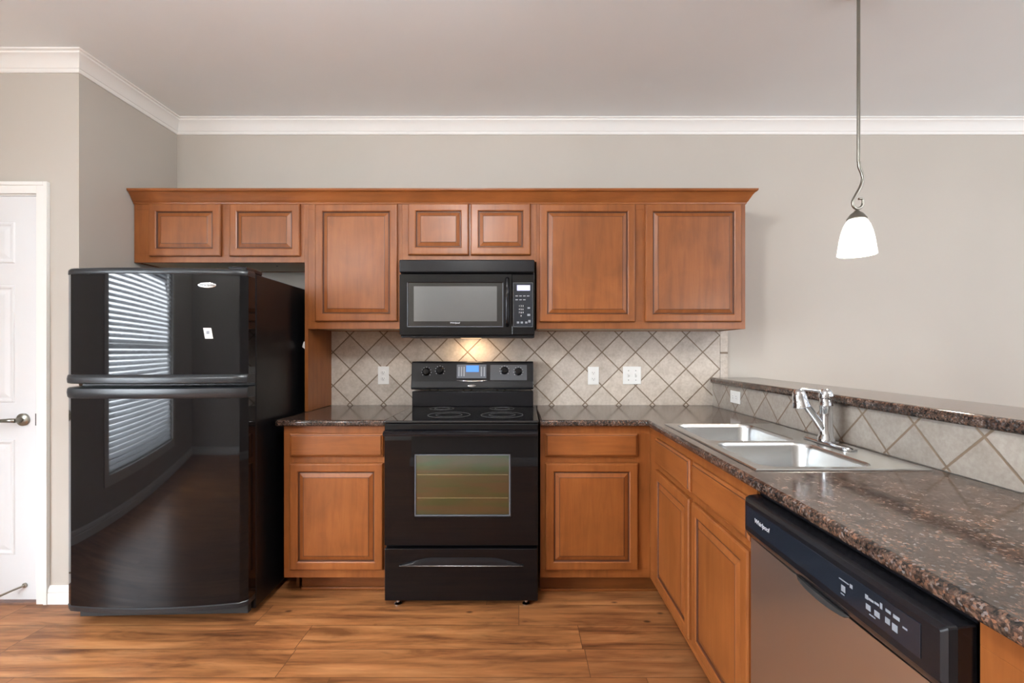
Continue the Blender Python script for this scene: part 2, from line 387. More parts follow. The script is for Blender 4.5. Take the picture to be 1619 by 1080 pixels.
# pantry door, casing, lever, doorstop
d = B()
bx(d, DX0, DX1, -.655, -.62, .02, DT)
door = struct('door_1', d, M['door_white'], .002)
def door_panels(parent):
    mp = front_y(-.655)
    sw = .105; pw = ((DX1 - DX0) - 3 * sw) / 2
    for col in range(2):
        u0 = DX0 + sw + col * (pw + sw); u1 = u0 + pw
        for z0, z1 in ((.245, .82), (1.005, 1.59), (1.70, 1.905)):
            p = nested(B(), rings_rect(mp, u0, u1, z0, z1, [(0, 0), (.004, .005), (.012, .0055), (.020, .001), (.026, .0008), (.045, .005), (.05, .0055)]))
            obj('door_panel', p, M['door_white'], parent)
door_panels(door)
bm = B(); lathe(bm, [(.031, -.655), (.031, -.664), (.026, -.668), (.012, -.670), (.011, -.70), (.0, -.70)], (DX1 - .062, 0, .92), 24, 'y')
pts = smooth_pts([(DX1 - .062, -.695, .92), (DX1 - .085, -.703, .921), (DX1 - .13, -.70, .919), (DX1 - .175, -.695, .912)])
tube(bm, pts, [.011 - .0035 * i / len(pts) for i in range(len(pts))], 12)
obj('door_lever', bm, M['nickel'], door, 0, 40)
obj('strike_plate', box(DX1 - .001, DX1 + .004, -.6595, -.64, .89, .95), M['slot'], door)
bm = B(); lathe(bm, [(.012, -.655), (.012, -.660), (.006, -.662)], (DX1 - .055, 0, .093), 16, 'y'); tube(bm, [(DX1 - .055, -.66, .093), (DX1 - .085, -.70, .083), (DX1 - .115, -.725, .071)], [.005, .0045, .006], 10)
ds = obj('doorstop', bm, M['nickel'], door, 0, 40)
bm = B(); cprof_w = .058
for z0, z1, x0, x1 in ((0, DT + .012 + cprof_w, DX1 + .006, DX1 + .006 + cprof_w), (0, DT + .012 + cprof_w, DX0 - .006 - cprof_w, DX0 - .006)):
    bx(bm, x0, x1, -.662, -.6495, z0, z1)
xr = DX1 + .006
bx(bm, DX0 - .006, DX1 + .006, -.662, -.6495, DT + .012, DT + .012 + cprof_w)
bx(bm, xr + cprof_w - .018, xr + cprof_w, -.668, -.662, 0, DT + .012 + cprof_w)
bx(bm, DX0 - .006, xr + cprof_w - .018, -.668, -.662, DT + .012 + cprof_w - .018, DT + .012 + cprof_w)
bx(bm, DX1 + .002, DX1 + .012, -.65, -.55, 0, DT + .012); bx(bm, DX0 - .012, DX0 - .002, -.65, -.55, 0, DT + .012); bx(bm, DX0 - .002, DX1 + .002, -.65, -.55, DT + .004, DT + .012)
struct('trim_2', bm, M['white'], .0015)
# left window: frame, glass, blind
wt = thing('window_1', 'x', 'window', (WX - .06, (WY0 + WY1) / 2, WZ0)); del wt['label']; del wt['category']; wt['kind'] = 'structure'
bm = B()
for y0, y1, z0, z1 in ((WY0, WY1, WZ0, WZ0 + .05), (WY0, WY1, WZ1 - .05, WZ1), (WY0, WY0 + .05, WZ0, WZ1), (WY1 - .05, WY1, WZ0, WZ1), (WY0, WY1, 1.28, 1.32)):
    bx(bm, WX - .10, WX - .06, y0, y1, z0, z1)
obj('window_frame', bm, M['white'], wt)
bm = B()
for y0, y1, z0, z1 in ((WY0 - .07, WY1 + .07, WZ1, WZ1 + .08), (WY0 - .07, WY1 + .07, WZ0 - .08, WZ0), (WY0 - .07, WY0, WZ0, WZ1), (WY1, WY1 + .07, WZ0, WZ1)):
    bx(bm, WX, WX + .015, y0, y1, z0, z1)
obj('window_casing', bm, M['white'], wt)
bm = B()
z = WZ0 + .03
while z < WZ1 - .05:
    a = math.radians(38); cx = WX - .03; hw = .024
    dx, dz = hw * math.cos(a), hw * math.sin(a)
    v = [bm.verts.new(p) for p in ((cx - dx, WY0 + .01, z + dz), (cx + dx, WY0 + .01, z - dz), (cx + dx, WY1 - .01, z - dz), (cx - dx, WY1 - .01, z + dz))]
    v2 = [bm.verts.new(p.co + Vector((0, 0, .003))) for p in v]
    bm.faces.new(v[::-1]); bm.faces.new(v2)
    for i in range(4): bm.faces.new((v[i], v[(i + 1) % 4], v2[(i + 1) % 4], v2[i]))
    z += .043
bx(bm, WX - .055, WX - .005, WY0 + .005, WY1 - .005, WZ1 - .05, WZ1)
tag(obj('window_blind', bm, M['blind'], loc=(WX - .03, (WY0 + WY1) / 2, WZ0)), 'white horizontal slat blind hanging in the kitchen window, seen mirrored in the refrigerator doors', 'blind')
# bar knee wall
BE = -2.64
struct('wall_bar', box(1.242, 1.36, BE, -.0005, 0, 1.055), M['wall'])

# ================================================================== UPPER CABINETS
def upper(name, label, x0, x1, z0, z1, doors, ztop=2.118, grp='maple wall cabinets'):
    c_ = thing(name, label, 'cabinet', ((x0 + x1) / 2, -.165, z0), grp)
    bm = B(); t_ = .015
    bx(bm, x0, x0 + t_, -.312, -.002, z0, ztop); bx(bm, x1 - t_, x1, -.312, -.002, z0, ztop); bx(bm, x0 + t_, x1 - t_, -.012, -.002, z0, ztop); bx(bm, x0 + t_, x1 - t_, -.312, -.012, ztop - t_, ztop)
    obj('case', bm, M['wood'], c_)
    obj('underside', box(x0 + t_, x1 - t_, -.312, -.012, z0 + .004, z0 + .016), M['underside'], c_)
    # face frame
    bm = B(); a0, a1 = x0 + .0, x1 - .0
    bx(bm, a0, a1, -.33, -.312, z0, z0 + .045); bx(bm, a0, a1, -.33, -.312, ztop - .05, ztop)
    bx(bm, a0, doors[0][0] + .014, -.33, -.312, z0 + .045, ztop - .05); bx(bm, doors[-1][1] - .014, a1, -.33, -.312, z0 + .045, ztop - .05)
    for (ua, ub), (va, vb) in zip(doors, doors[1:]): bx(bm, ub - .015, va + .015, -.33, -.312, z0 + .045, ztop - .05)
    obj('face_frame', bm, M['wood'], c_, .0008)
    for u0, u1 in doors: raised_door(c_, front_y(-.3305), u0, u1, z1[0], z1[1], M['wood'])
    return c_
u1c = upper('wall_cabinet', 'short maple wall cabinet with two small doors above the black refrigerator', -2.205, -1.2325, 1.767, (1.80, 2.097), [(-2.111, -1.704), (-1.653, -1.254)])
upper('wall_cabinet', 'tall maple wall cabinet with a single door between refrigerator and microwave', -1.2125, -.676, 1.388, (1.430, 2.097), [(-1.167, -.699)])
upper('wall_cabinet', 'short maple wall cabinet with two small doors directly above the microwave', -.6755, .0905, 1.770, (1.807, 2.10), [(-.638, -.294), (-.283, .057)])
upper('wall_cabinet', 'wide maple wall cabinet with two tall doors, beside the microwave and over the outlets', .091, 1.283, 1.388, (1.427, 2.097), [(.1075, .652), (.708, 1.256)])
tag(obj('cabinet_side_panel', box(-1.232, -1.213, -.330, -.001, .916, 2.118), M['wood'], loc=(-1.2225, -.16, .916), bevel=.001), 'narrow upright maple panel between the refrigerator and the tiled wall, standing on the counter', 'panel')
bm = B()
cz = 2.100
cp2 = [(0, cz), (.004, cz), (.006, cz + .008), (.010, cz + .012), (.016, cz + .022), (.028, cz + .044), (.040, cz + .058), (.046, cz + .060), (.050, cz + .066), (.050, cz + .074), (0, cz + .074)]
sweep(bm, cp2, [((-2.206, -.3305), (0, -1)), ((1.2835, -.3305), (1, -1)), ((1.2835, -.001), (1, 0))])
o = obj('cabinet_top_moulding', bm, M['wood_x'], loc=(-.46, -.33, cz), smooth=30); tag(o, 'long maple crown moulding capping the whole row of wall cabinets', 'moulding')
# screw in the underside above the refrigerator
bm = B(); lathe(bm, [(.006, 1.7695), (.006, 1.7715)], (-1.46, -.2, 0), 12); obj('screw', bm, M['slot'], u1c)
# ================================================================== BACKSPLASH
tag(obj('tile_backsplash', box(-1.2125, 1.279, -.010, -.0005, .9145, 1.40), M['tile'], loc=(0, 0, .9145)), 'beige diagonal stone tile backsplash on the wall behind the range', 'backsplash')
tag(obj('tile_border', box(1.281, 1.329, -.010, -.0005, .9145, 1.40), M['tile_strip'], loc=(1.3, 0, .9145)), 'narrow vertical strip of beige tile ending the wall backsplash above the bar', 'tile strip')
tag(obj('tile_backsplash', box(1.231, 1.2415, BE, -.0105, .9145, 1.0555), M['tile_bar_shaded'], loc=(1.236, -1.3, .9145)), 'low band of diagonal beige tile under the raised bar top behind the sink', 'backsplash')
# ================================================================== BASE CABINETS
def base_case(c_, x0, x1, y0, y1, open_top=True):
    bm = B(); t_ = .016
    bx(bm, x0, x0 + t_, y0, y1, .108, .881); bx(bm, x1 - t_, x1, y0, y1, .108, .881); bx(bm, x0 + t_, x1 - t_, y0, y1, .108, .124); bx(bm, x0 + t_, x1 - t_, y1 - .012, y1, .124, .881)
    obj('case', bm, M['wood'], c_)
def base(label, x0, x1, f0, f1, du, zf=((.725, .844), (.1525, .694))):
    c_ = thing('base_cabinet', label, 'cabinet', ((x0 + x1) / 2, -.30, 0), 'maple base cabinets')
    base_case(c_, x0, x1, -.592, -.012)
    bm = B(); bx(bm, f0, f1, -.61, -.592, .108, .155); bx(bm, f0, f1, -.61, -.592, .84, .881); bx(bm, du[0] + .01, du[1] - .01, -.61, -.592, .69, .73)
    bx(bm, f0, du[0] + .01, -.61, -.592, .155, .84); bx(bm, du[1] - .01, f1, -.61, -.592, .155, .84)
    obj('face_frame', bm, M['wood'], c_, .0008)
    slab_front(c_, front_y(-.6105), du[0], du[1], zf[0][0], zf[0][1], M['wood_x'], 'drawer')
    raised_door(c_, front_y(-.6105), du[0], du[1], zf[1][0], zf[1][1], M['wood'])
    return c_
c1 = base('maple base cabinet with one drawer and one door between refrigerator and range', -1.205, -.682, -1.205, -.680, (-1.170, -.696))
bm = B(); bx(bm, -1.158, -.682, -.515, -.50, 0, .108); bx(bm, -1.195, -1.18, -.50, -.02, 0, .108)
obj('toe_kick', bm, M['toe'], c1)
obj('toe_molding', box(-1.158, -.682, -.527, -.5155, 0, .015), M['wood_x'], c1, .004)
c2 = base('maple base cabinet with one drawer and one door in the corner beside the range', .102, .66, .1, .66, (.125, .595))
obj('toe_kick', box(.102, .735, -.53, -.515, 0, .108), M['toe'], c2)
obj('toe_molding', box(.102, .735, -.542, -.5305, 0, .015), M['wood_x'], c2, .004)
# sink base along the bar (fronts face -x)
def penin(label, y0, y1, pairs, drawers=True):
    c_ = thing('base_cabinet', label, 'cabinet', (.9, (y0 + y1) / 2, 0), 'maple base cabinets')
    bm = B(); t_ = .016
    bx(bm, .678, 1.225, y0, y0 + t_, .108, .881); bx(bm, .678, 1.225, y1 - t_, y1, .108, .881); bx(bm, .678, 1.225, y0 + t_, y1 - t_, .108, .124); bx(bm, 1.213, 1.225, y0 + t_, y1 - t_, .124, .881)
    obj('case', bm, M['wood'], c_)
    bm = B(); bx(bm, .66, .678, y0, y1, .108, .155); bx(bm, .66, .678, y0, y1, .84, .881); [bx(bm, .66, .678, a + .01, b_ - .01, .69, .73) for a, b_ in pairs]
    ed = [y0] + [v for p in pairs for v in (p[0] + .01, p[1] - .01)] + [y1]
    for a, b_ in zip(ed[::2], ed[1::2]): bx(bm, .66, .678, a, b_, .155, .84)
    obj('face_frame', bm, M['wood'], c_, .0008)
    for a, b_ in pairs:
        slab_front(c_, front_x(.6595), a, b_, .722, .844, M['wood_y'], 'false_drawer_front' if drawers else 'drawer')
        raised_door(c_, front_x(.6595), a, b_, .154, .694, M['wood'])
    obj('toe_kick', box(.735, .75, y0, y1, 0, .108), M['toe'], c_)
    return c_
penin('long maple sink cabinet under the steel sink, two doors and two false drawer fronts', -1.656, -.6115, [(-1.638, -1.216), (-1.184, -.746)])
c4 = penin('maple cabinet at the near end of the counter past the dishwasher', BE + .02, -2.2725, [(BE + .05, -2.34)])
# ================================================================== COUNTERS
def poly_slab(bm, outline, z0, z1, hole=None):
    """outline ccw list of (x,y); vertical grid cells so that a rectangular hole can be left open"""
    xs_ = sorted({p[0] for p in outline} | ({hole[0], hole[1]} if hole else set()))
    ys_ = sorted({p[1] for p in outline} | ({hole[2], hole[3]} if hole else set()))
    def inside(x, y):
        if hole and hole[0] < x < hole[1] and hole[2] < y < hole[3]: return False
        c_ = False; n = len(outline)
        for i in range(n):
            (xa, ya), (xb, yb) = outline[i], outline[(i + 1) % n]
            if (ya > y) != (yb > y) and x < (xb - xa) * (y - ya) / (yb - ya) + xa: c_ = not c_
        return c_
    V = {}
    def vv(x, y, z):
        k = (round(x, 5), round(y, 5), z)
        if k not in V: V[k] = bm.verts.new((x, y, z))
        return V[k]
    cells = {(i, j) for i in range(len(xs_) - 1) for j in range(len(ys_) - 1) if inside((xs_[i] + xs_[i + 1]) / 2, (ys_[j] + ys_[j + 1]) / 2)}
    for i, j in cells:
        xa, xb, ya, yb = xs_[i], xs_[i + 1], ys_[j], ys_[j + 1]
        bm.faces.new([vv(xa, ya, z1), vv(xb, ya, z1), vv(xb, yb, z1), vv(xa, yb, z1)])
        bm.faces.new([vv(xa, yb, z0), vv(xb, yb, z0), vv(xb, ya, z0), vv(xa, ya, z0)])
        for (di, dj), (p, q) in (((-1, 0), ((xa, yb), (xa, ya))), ((1, 0), ((xb, ya), (xb, yb))), ((0, -1), ((xa, ya), (xb, ya))), ((0, 1), ((xb, yb), (xa, yb)))):
            if (i + di, j + dj) not in cells:
                bm.faces.new([vv(*p, z0), vv(*q, z0), vv(*q, z1), vv(*p, z1)])
    bmesh.ops.dissolve_limit(bm, angle_limit=.01, verts=bm.verts[:], edges=bm.edges[:])
    return bm
CT, CB = .914, .8825
bm = poly_slab(B(), [(-1.235, -.645), (-.676, -.645), (-.676, -.0005), (-1.235, -.0005)], CB, CT)
tag(obj('countertop', bm, M['granite'], bevel=.011, seg=4, loc=(-.95, -.3, CB), smooth=40), 'short dark speckled countertop piece between the refrigerator and the range', 'countertop')
SX0, SX1, SY0, SY1 = .682, 1.196, -1.608, -.771
bm = poly_slab(B(), [(.0975, -.645), (.635, -.645), (.635, BE), (1.2305, BE), (1.2305, -.0005), (.0975, -.0005)], CB, CT, (SX0 + .014, SX1 - .014, SY0 + .014, SY1 - .014))
tag(obj('countertop', bm, M['granite'], bevel=.011, seg=4, loc=(.9, -1.3, CB), smooth=40), 'long L-shaped dark speckled countertop running from the range past the sink', 'countertop')
bm = poly_slab(B(), [(1.213, BE), (1.517, BE), (1.517, -.0105), (1.213, -.0105)], 1.0565, 1.093)
tag(obj('bar_top', bm, M['granite'], bevel=.012, seg=4, loc=(1.36, -1.3, 1.0565), smooth=40), 'raised dark granite-look bar top running behind the sink and faucet', 'bar top')
# ================================================================== SINK
sink = thing('kitchen_sink', 'stainless steel double bowl drop-in sink set in the counter beside the bar', 'sink', ((SX0 + SX1) / 2, (SY0 + SY1) / 2, CT))
def rrect(cx, cy, hx, hy, r, z, n=48):
    pts = []
    for k in range(n):
        a = 2 * PI * (k + .5) / n; q = int(a // (PI / 2)); sx_, sy_ = ((1, 1), (-1, 1), (-1, -1), (1, -1))[q]
        pts.append((cx + sx_ * (hx - r) + r * math.cos(a), cy + sy_ * (hy - r) + r * math.sin(a), z))
    return pts
def orect(cx0, cx1, cy0, cy1, ref, z):
    out = []; cx, cy = (cx0 + cx1) / 2, (cy0 + cy1) / 2; n = len(ref)
    # perimeter points at matching quadrant spacing
    for k, p in enumerate(ref):
        a = 2 * PI * (k + .5) / n; dx, dy = math.cos(a), math.sin(a)
        t_ = min(((cx1 - cx) / abs(dx)) if abs(dx) > 1e-6 else 1e9, ((cy1 - cy) / abs(dy)) if abs(dy) > 1e-6 else 1e9)
        out.append([cx + dx * t_, cy + dy * t_, z])
    for q, (px, py) in enumerate(((cx1, cy1), (cx0, cy1), (cx0, cy0), (cx1, cy0))):   # snap the nearest point onto each corner
        k = min(range(n), key=lambda i: (out[i][0] - px) ** 2 + (out[i][1] - py) ** 2); out[k][0], out[k][1] = px, py
    return [tuple(p) for p in out]
ZR = CT + .005
bm = B(); ymid = -1.1985
for (a, b_), (ba, bb) in (((SY0, ymid), (-1.573, -1.214)), ((ymid, SY1), (-1.183, -.792))):
    ref = rrect(.895, (ba + bb) / 2, .175, (bb - ba) / 2, .055, ZR)
    outer = orect(SX0 + .004, SX1 - .004, a + (.004 if a == SY0 else 0), b_ - (.004 if b_ == SY1 else 0), ref, ZR)
    loft(bm, [outer, [(x, y, ZR - .0015) for x, y, z in ref]], cap=False)
# dropped outer edge
v_o = [(SX0 + .004, SY0 + .004), (SX1 - .004, SY0 + .004), (SX1 - .004, SY1 - .004), (SX0 + .004, SY1 - .004)]
v_e = [(SX0, SY0), (SX1, SY0), (SX1, SY1), (SX0, SY1)]
loft(bm, [[(x, y, ZR) for x, y in v_o], [(x, y, ZR - .0025) for x, y in v_e], [(x, y, CT + .0004) for x, y in v_e]], cap=False)
bm_rim = bm
rim = obj('rim', bm_rim, M['steel_sink'], sink)
for ba, bb in ((-1.573, -1.214), (-1.183, -.792)):
    cx, cy, hx, hy = .895, (ba + bb) / 2, .175, (bb - ba) / 2
    steps = [(0, .055, 0), (.003, .055, -.004), (.006, .055, -.015), (.014, .055, -.13), (.022, .055, -.155), (.04, .055, -.170), (.07, .05, -.175), (.13, .04, -.178)]
    rs = [rrect(cx, cy, hx - i, hy - i, min(r, hx - i - .005), ZR - .0015 + dz) for i, r, dz in steps]
    bw = obj('bowl', loft(B(), rs, cap=False), M['steel_sink'], sink, smooth=60)
    bmb = B(); bmb.faces.new([bmb.verts.new(p) for p in rs[-1]]); obj('bowl_floor', bmb, M['steel_sink'], bw)
    dr = B(); lathe(dr, [(.045, ZR - .1785), (.045, ZR - .174), (.038, ZR - .173), (.03, ZR - .1765), (.0, ZR - .1765)], (cx, cy, 0), 28)
    obj('drain', dr, M['chrome'], bw, 0, 40)
# ================================================================== FAUCET
fx_, fy_ = 1.135, -(D - 1.69)
fz = ZR + .0005
fau = thing('faucet', 'chrome single-handle kitchen faucet with angled spray spout at the back of the sink', 'faucet', (fx_, fy_, fz))
bm = B(); loft(bm, [rrect(fx_, fy_ - .015, .028, .125, .027, fz, 40), rrect(fx_, fy_ - .015, .028, .125, .027, fz + .006, 40), rrect(fx_, fy_ - .015, .022, .117, .021, fz + .011, 40)])
obj('deck_plate', bm, M['chrome'], fau, 0, 40)
bm = B(); lathe(bm, [(.030, fz + .010), (.029, fz + .02), (.0245, fz + .028), (.0225, fz + .05), (.0215, fz + .10), (.021, fz + .135), (.0225, fz + .137), (.0225, fz + .143), (.021, fz + .145), (.0205, fz + .165)], (fx_, fy_, 0), 32)
obj('body', bm, M['chrome'], fau, 0, 40)
bm = B()
pts = smooth_pts([(fx_ - .006, fy_, fz + .045), (fx_ - .035, fy_ - .002, fz + .085), (fx_ - .068, fy_ - .004, fz + .130), (fx_ - .092, fy_ - .006, fz + .165)])
tube(bm, pts, [.016 - .003 * math.sin(PI * i / (len(pts) - 1)) for i in range(len(pts))], 16)
obj('spout', bm, M['chrome'], fau, 0, 50)
bm = B(); hx_, hy_ = fx_ - .101, fy_ - .007
lathe(bm, [(.004, fz + .203), (.014, fz + .200), (.021, fz + .190), (.0245, fz + .172), (.026, fz + .158), (.0275, fz + .156), (.0275, fz + .151), (.0285, fz + .149), (.031, fz + .137), (.028, fz + .134), (.022, fz + .136), (.0, fz + .136)], (0, 0, 0), 28)
for v in bm.verts:
    q = Matrix.Rotation(math.radians(-10), 3, 'Y') @ (v.co - Vector((0, 0, fz + .165))); v.co = q + Vector((hx_, hy_, fz + .165))
hd = obj('spray_head', bm, M['chrome'], fau, 0, 40)
bm = B(); lathe(bm, [(.0205, fz + .166), (.0235, fz + .168), (.0245, fz + .178), (.021, fz + .192), (.013, fz + .201), (.0, fz + .203)], (fx_, fy_, 0), 28)
hl = obj('handle', bm, M['chrome'], fau, 0, 40)
bm = B(); tube(bm, smooth_pts([(fx_ - .012, fy_ + .004, fz + .190), (fx_ - .04, fy_ + .008, fz + .196), (fx_ - .075, fy_ + .010, fz + .199), (fx_ - .09, fy_ + .010, fz + .198)]), [.007] * 3 + [.006] * 8 + [.0055] * 8, 10)
obj('lever', bm, M['chrome'], hl, 0, 40)
# ================================================================== RANGE
rx0, rx1 = -.672, .088
rg = thing('kitchen_range', 'black freestanding electric range with glass cooktop between the base cabinets', 'range', ((rx0 + rx1) / 2, -.35, 0))
RYF = -.69
bm = B(); bx(bm, rx0, rx1, -.655, -.03, .032, .905)
obj('body', bm, M['black_side'], rg, .003)
ck = B(); bx(ck, rx0 - .002, rx1 + .002, -.685, -.10, .905, .9185)
ck = obj('cooktop', ck, M['glass_black'], rg, .004)
for cx, cy, r in ((-.47, -.205, .072), (-.11, -.205, .072), (-.385, -.477, .112), (-.10, -.477, .112)):
    b_ = B()
    for rr in (r, r * .62):
        lathe(b_, [(rr - .0022, .9187), (rr - .0022, .9190), (rr + .0022, .9190), (rr + .0022, .9187)], (cx, cy, 0), 48, cap=False)
    obj('burner_ring', b_, M['ring'], ck)
obj('front_apron', box(rx0, rx1, -.683, -.655, .862, .9045), M['black_gloss'], rg, .006)
# oven door: plate with a window opening
def plate_hole(bm, u0, u1, z0, z1, h, mp, v0, v1):
    us = [u0, h[0], h[1], u1]; zs = [z0, h[2], h[3], z1]
    for i in range(3):
        for j in range(3):
            if (i, j) == (1, 1): continue
            bm.faces.new([bm.verts.new(mp(*p)) for p in ((us[i], v1, zs[j]), (us[i + 1], v1, zs[j]), (us[i + 1], v1, zs[j + 1]), (us[i], v1, zs[j + 1]))])
    R = [(u0, z0), (u1, z0), (u1, z1), (u0, z1)]; Hh = [(h[0], h[2]), (h[1], h[2]), (h[1], h[3]), (h[0], h[3])]
    for ring in (R, Hh):
        for k in range(4):
            a, b_ = ring[k], ring[(k + 1) % 4]
            bm.faces.new([bm.verts.new(mp(*p)) for p in ((a[0], v0, a[1]), (b_[0], v0, b_[1]), (b_[0], v1, b_[1]), (a[0], v1, a[1]))])
    bmesh.ops.remove_doubles(bm, verts=bm.verts[:], dist=1e-5)
    return bm
mpo = front_y(-.655)
def p2(px, py, s): d_ = D - s; return ((px - 823) / F * d_, H - (py - 555) / F * d_)
wx0, wz1 = p2(655.5, 718.5, .69); wx1, wz0 = p2(807, 816.5, .69)
bm = plate_hole(B(), rx0 + .003, rx1 - .003, .307, .842, (wx0, wx1, wz0, wz1), mpo, 0, .035)
od = obj('oven_door', bm, M['black_gloss'], rg, .003)
obj('window_pane', box(wx0, wx1, -.684, -.680, wz0, wz1), M['oven_glass'], od)
bm = B(); e_ = .0065
for a in ((wx0, wx1, wz0, wz0 + e_), (wx0, wx1, wz1 - e_, wz1), (wx0, wx0 + e_, wz0, wz1), (wx1 - e_, wx1, wz0, wz1)):
    bx(bm, a[0], a[1], -.6915, -.684, a[2], a[3])
obj('window_trim', bm, M['panel_grey'], od, .002)
for zz in (p2(0, 751, .69)[1], p2(0, 788, .69)[1]):
    obj('oven_rack', box(wx0 + .012, wx1 - .012, -.6855, -.684, zz - .0012, zz + .0012), mat('rack_wire', (.45, .42, .30, 1), .3, metal=1), od)
bm = B()
pr = [(-.70, .872), (-.722, .869), (-.732, .860), (-.730, .850), (-.715, .846), (-.70, .850)]
loft(bm, [[(x, y + .012 * abs((x - (rx0 + rx1) / 2) / .38) ** 4, z) for y, z in pr] for x in [rx0 + .003 + i * (rx1 - rx0 - .006) / 20 for i in range(21)]])
for xx in (rx0 + .003, rx1 - .033): bx(bm, xx, xx + .03, -.712, -.655, .846, .870)
obj('door_handle', bm, M['black_satin'], od, 0, 50)
dw = obj('storage_drawer', box(rx0 + .003, rx1 - .003, -.69, -.655, .033, .290), M['black_gloss'], rg, .004)
bm = B(); x0_, zb_ = p2(631.7, 893.5, .69); x1_, _ = p2(827.5, 893, .69); zt_ = p2(0, 881.5, .69)[1]; n = 28; ra, rb = [], []
xm = (x0_ + x1_) / 2; hw = (x1_ - x0_) / 2
rings = []
for i in range(n + 1):
    x = x0_ + (x1_ - x0_) * i / n; u = (x - xm) / hw; zt = zb_ + max(.0005, (zt_ - zb_) * min(1.0, 1.9 * (1 - abs(u)) ** .85))
    rings.append([(x, -.6895, zb_ - .001), (x, -.700, zb_), (x, -.7005, zb_ + .003 * min(1, (zt - zb_) / .01)), (x, -.6915, zt), (x, -.6895, zt)])
loft(bm, rings); dp = obj('drawer_pull', bm, M['black_satin'], dw, 0, 60)
b_ = B(); tube(b_, [(x0_ + (x1_ - x0_) * i / 20, -.7008, zb_) for i in range(21)], [.0004 + .0016 * math.sin(PI * i / 20) for i in range(21)], 8); obj('pull_edge', b_, M['silver'], dp, 0, 60)
for xx in (-.611, .028):
    b_ = B(); lathe(b_, [(.019, 0), (.019, .004), (.013, .009), (.008, .011), (.008, .04)], (xx, -.655, 0), 16); obj('leg', b_, M['chrome'], rg, 0, 40)
for xx in (-.62, .04):
    b_ = B(); lathe(b_, [(.019, 0), (.019, .006), (.008, .010), (.008, .04)], (xx, -.08, 0), 16); obj('leg', b_, M['slot'], rg, 0, 40)
# backguard
gx0, gx1 = -.671, .079
bm = B(); bx(bm, gx0, gx1, -.115, -.03, .9185, 1.012)
bg = obj('backguard', bm, M['black_satin'], rg, .004)
bm = B()
loft(bm, [[(x, -.03, 1.022), (x, -.140, 1.026), (x, -.146, 1.036), (x, -.137, 1.075), (x, -.122, 1.190), (x, -.114, 1.197), (x, -.03, 1.197)] for x in (gx0, gx1)])
cpn = obj('control_panel', bm, M['black_satin'], bg, .004)
def onp(px, py):                                             # pixel -> point on the slanted control face
    s_ = .128
    for _ in range(4):
        x, z = p2(px, py, s_); s_ = .1215 + (1.19 - z) / .115 * .015
    return x, -s_, z
sl = math.atan(.015 / .115)
for px, py in ((674.3, 588), (695.7, 586), (797.6, 586), (819.4, 587.6)):
    x, y, z = onp(px, py); b_ = B()
    lathe(b_, [(.024, .0), (.024, .003), (.020, .005), (.0185, .018), (.016, .021), (.0, .0215)], (0, 0, 0), 28)
    bx(b_, -.0045, .0045, -.017, .017, .020, .0265)
    for v in b_.verts: v.co = Matrix.Rotation(PI / 2 - sl, 3, 'X') @ v.co + Vector((x, y, z))
    kb = obj('knob', b_, M['black_gloss'], cpn, .0008, 40)
    b_ = B()
    for k in range(9):
        a = math.radians(-130 + k * 32.5); q = Vector((math.sin(a) * .029, math.cos(a) * .029, .0008))
        lathe(b_, [(.0016, q.z - .0006), (.0016, q.z + .0004)], (q.x, q.y, 0), 8)
    for v in b_.verts: v.co = Matrix.Rotation(PI / 2 - sl, 3, 'X') @ v.co + Vector((x, y, z))
    obj('dial_marks', b_, M['print'], cpn)
def patch(name, px0, px1, py0, py1, m_, parent, th=.0012, lift=0):
    a = onp(px0, py1); b2 = onp(px1, py0); b_ = B()
    lo, hi = a, b2
    loft(b_, [[(x, lo[1] - lift, lo[2]), (x, lo[1] - th - lift, lo[2]), (x, hi[1] - th - lift, hi[2]), (x, hi[1] - lift, hi[2])] for x in (a[0], b2[0])])
    return obj(name, b_, m_, parent)
pd = patch('display_window', 722, 769, 576.5, 598, M['panel_grey'], cpn)
patch('clock_display', 737, 757, 578, 588, M['display_blue'], pd, .0008, .0012)
for i, px in enumerate((724.5, 728.5, 732.5, 760, 764.5)): patch('touch_key', px, px + 2.4, 580, 595, M['print_dim'], pd, .0005, .0012)
patch('control_overlay', 775, 833, 577, 601, mat('charcoal_overlay', (.07, .075, .085, 1), .2, spec=.6), cpn, .0006)
b_ = B(); a = onp(722, 600)
tube(b_, [(onp(722 + i * 4.8, 601.3 + 1.2 * math.sin(PI * i / 10))[0], onp(0, 602)[1] - .001, onp(0, 601.3 + 1.6 * math.sin(PI * i / 10))[2]) for i in range(11)], [.0006 + .002 * math.sin(PI * i / 10) for i in range(11)], 8)
obj('trim_arc', b_, M['silver'], cpn, 0, 60)
def oval_badge(parent, cx, cy, cz_, rx_, rz_, m1, word, size, ny=-1, th=.002, tm=None):
    b_ = B(); n = 32
    loft(b_, [[(cx + rx_ * s_ * math.cos(2 * PI * k / n), cy - dy, cz_ + rz_ * s_ * math.sin(2 * PI * k / n)) for k in range(n)] for s_, dy in ((1, 0), (1, th * .6), (.93, th))])
    o = obj('badge', b_, m1, parent, 0, 40)
    text('badge_lettering', word, size, (cx, cy - th - .0002, cz_), RF, tm or M['slot'], o, shear=.2, depth=.0003); return o
x, y, z = onp(746, 610)
oval_badge(cpn, x, -.1475, z, .0245, .0068, M['silver'], 'Whirlpool', .010)
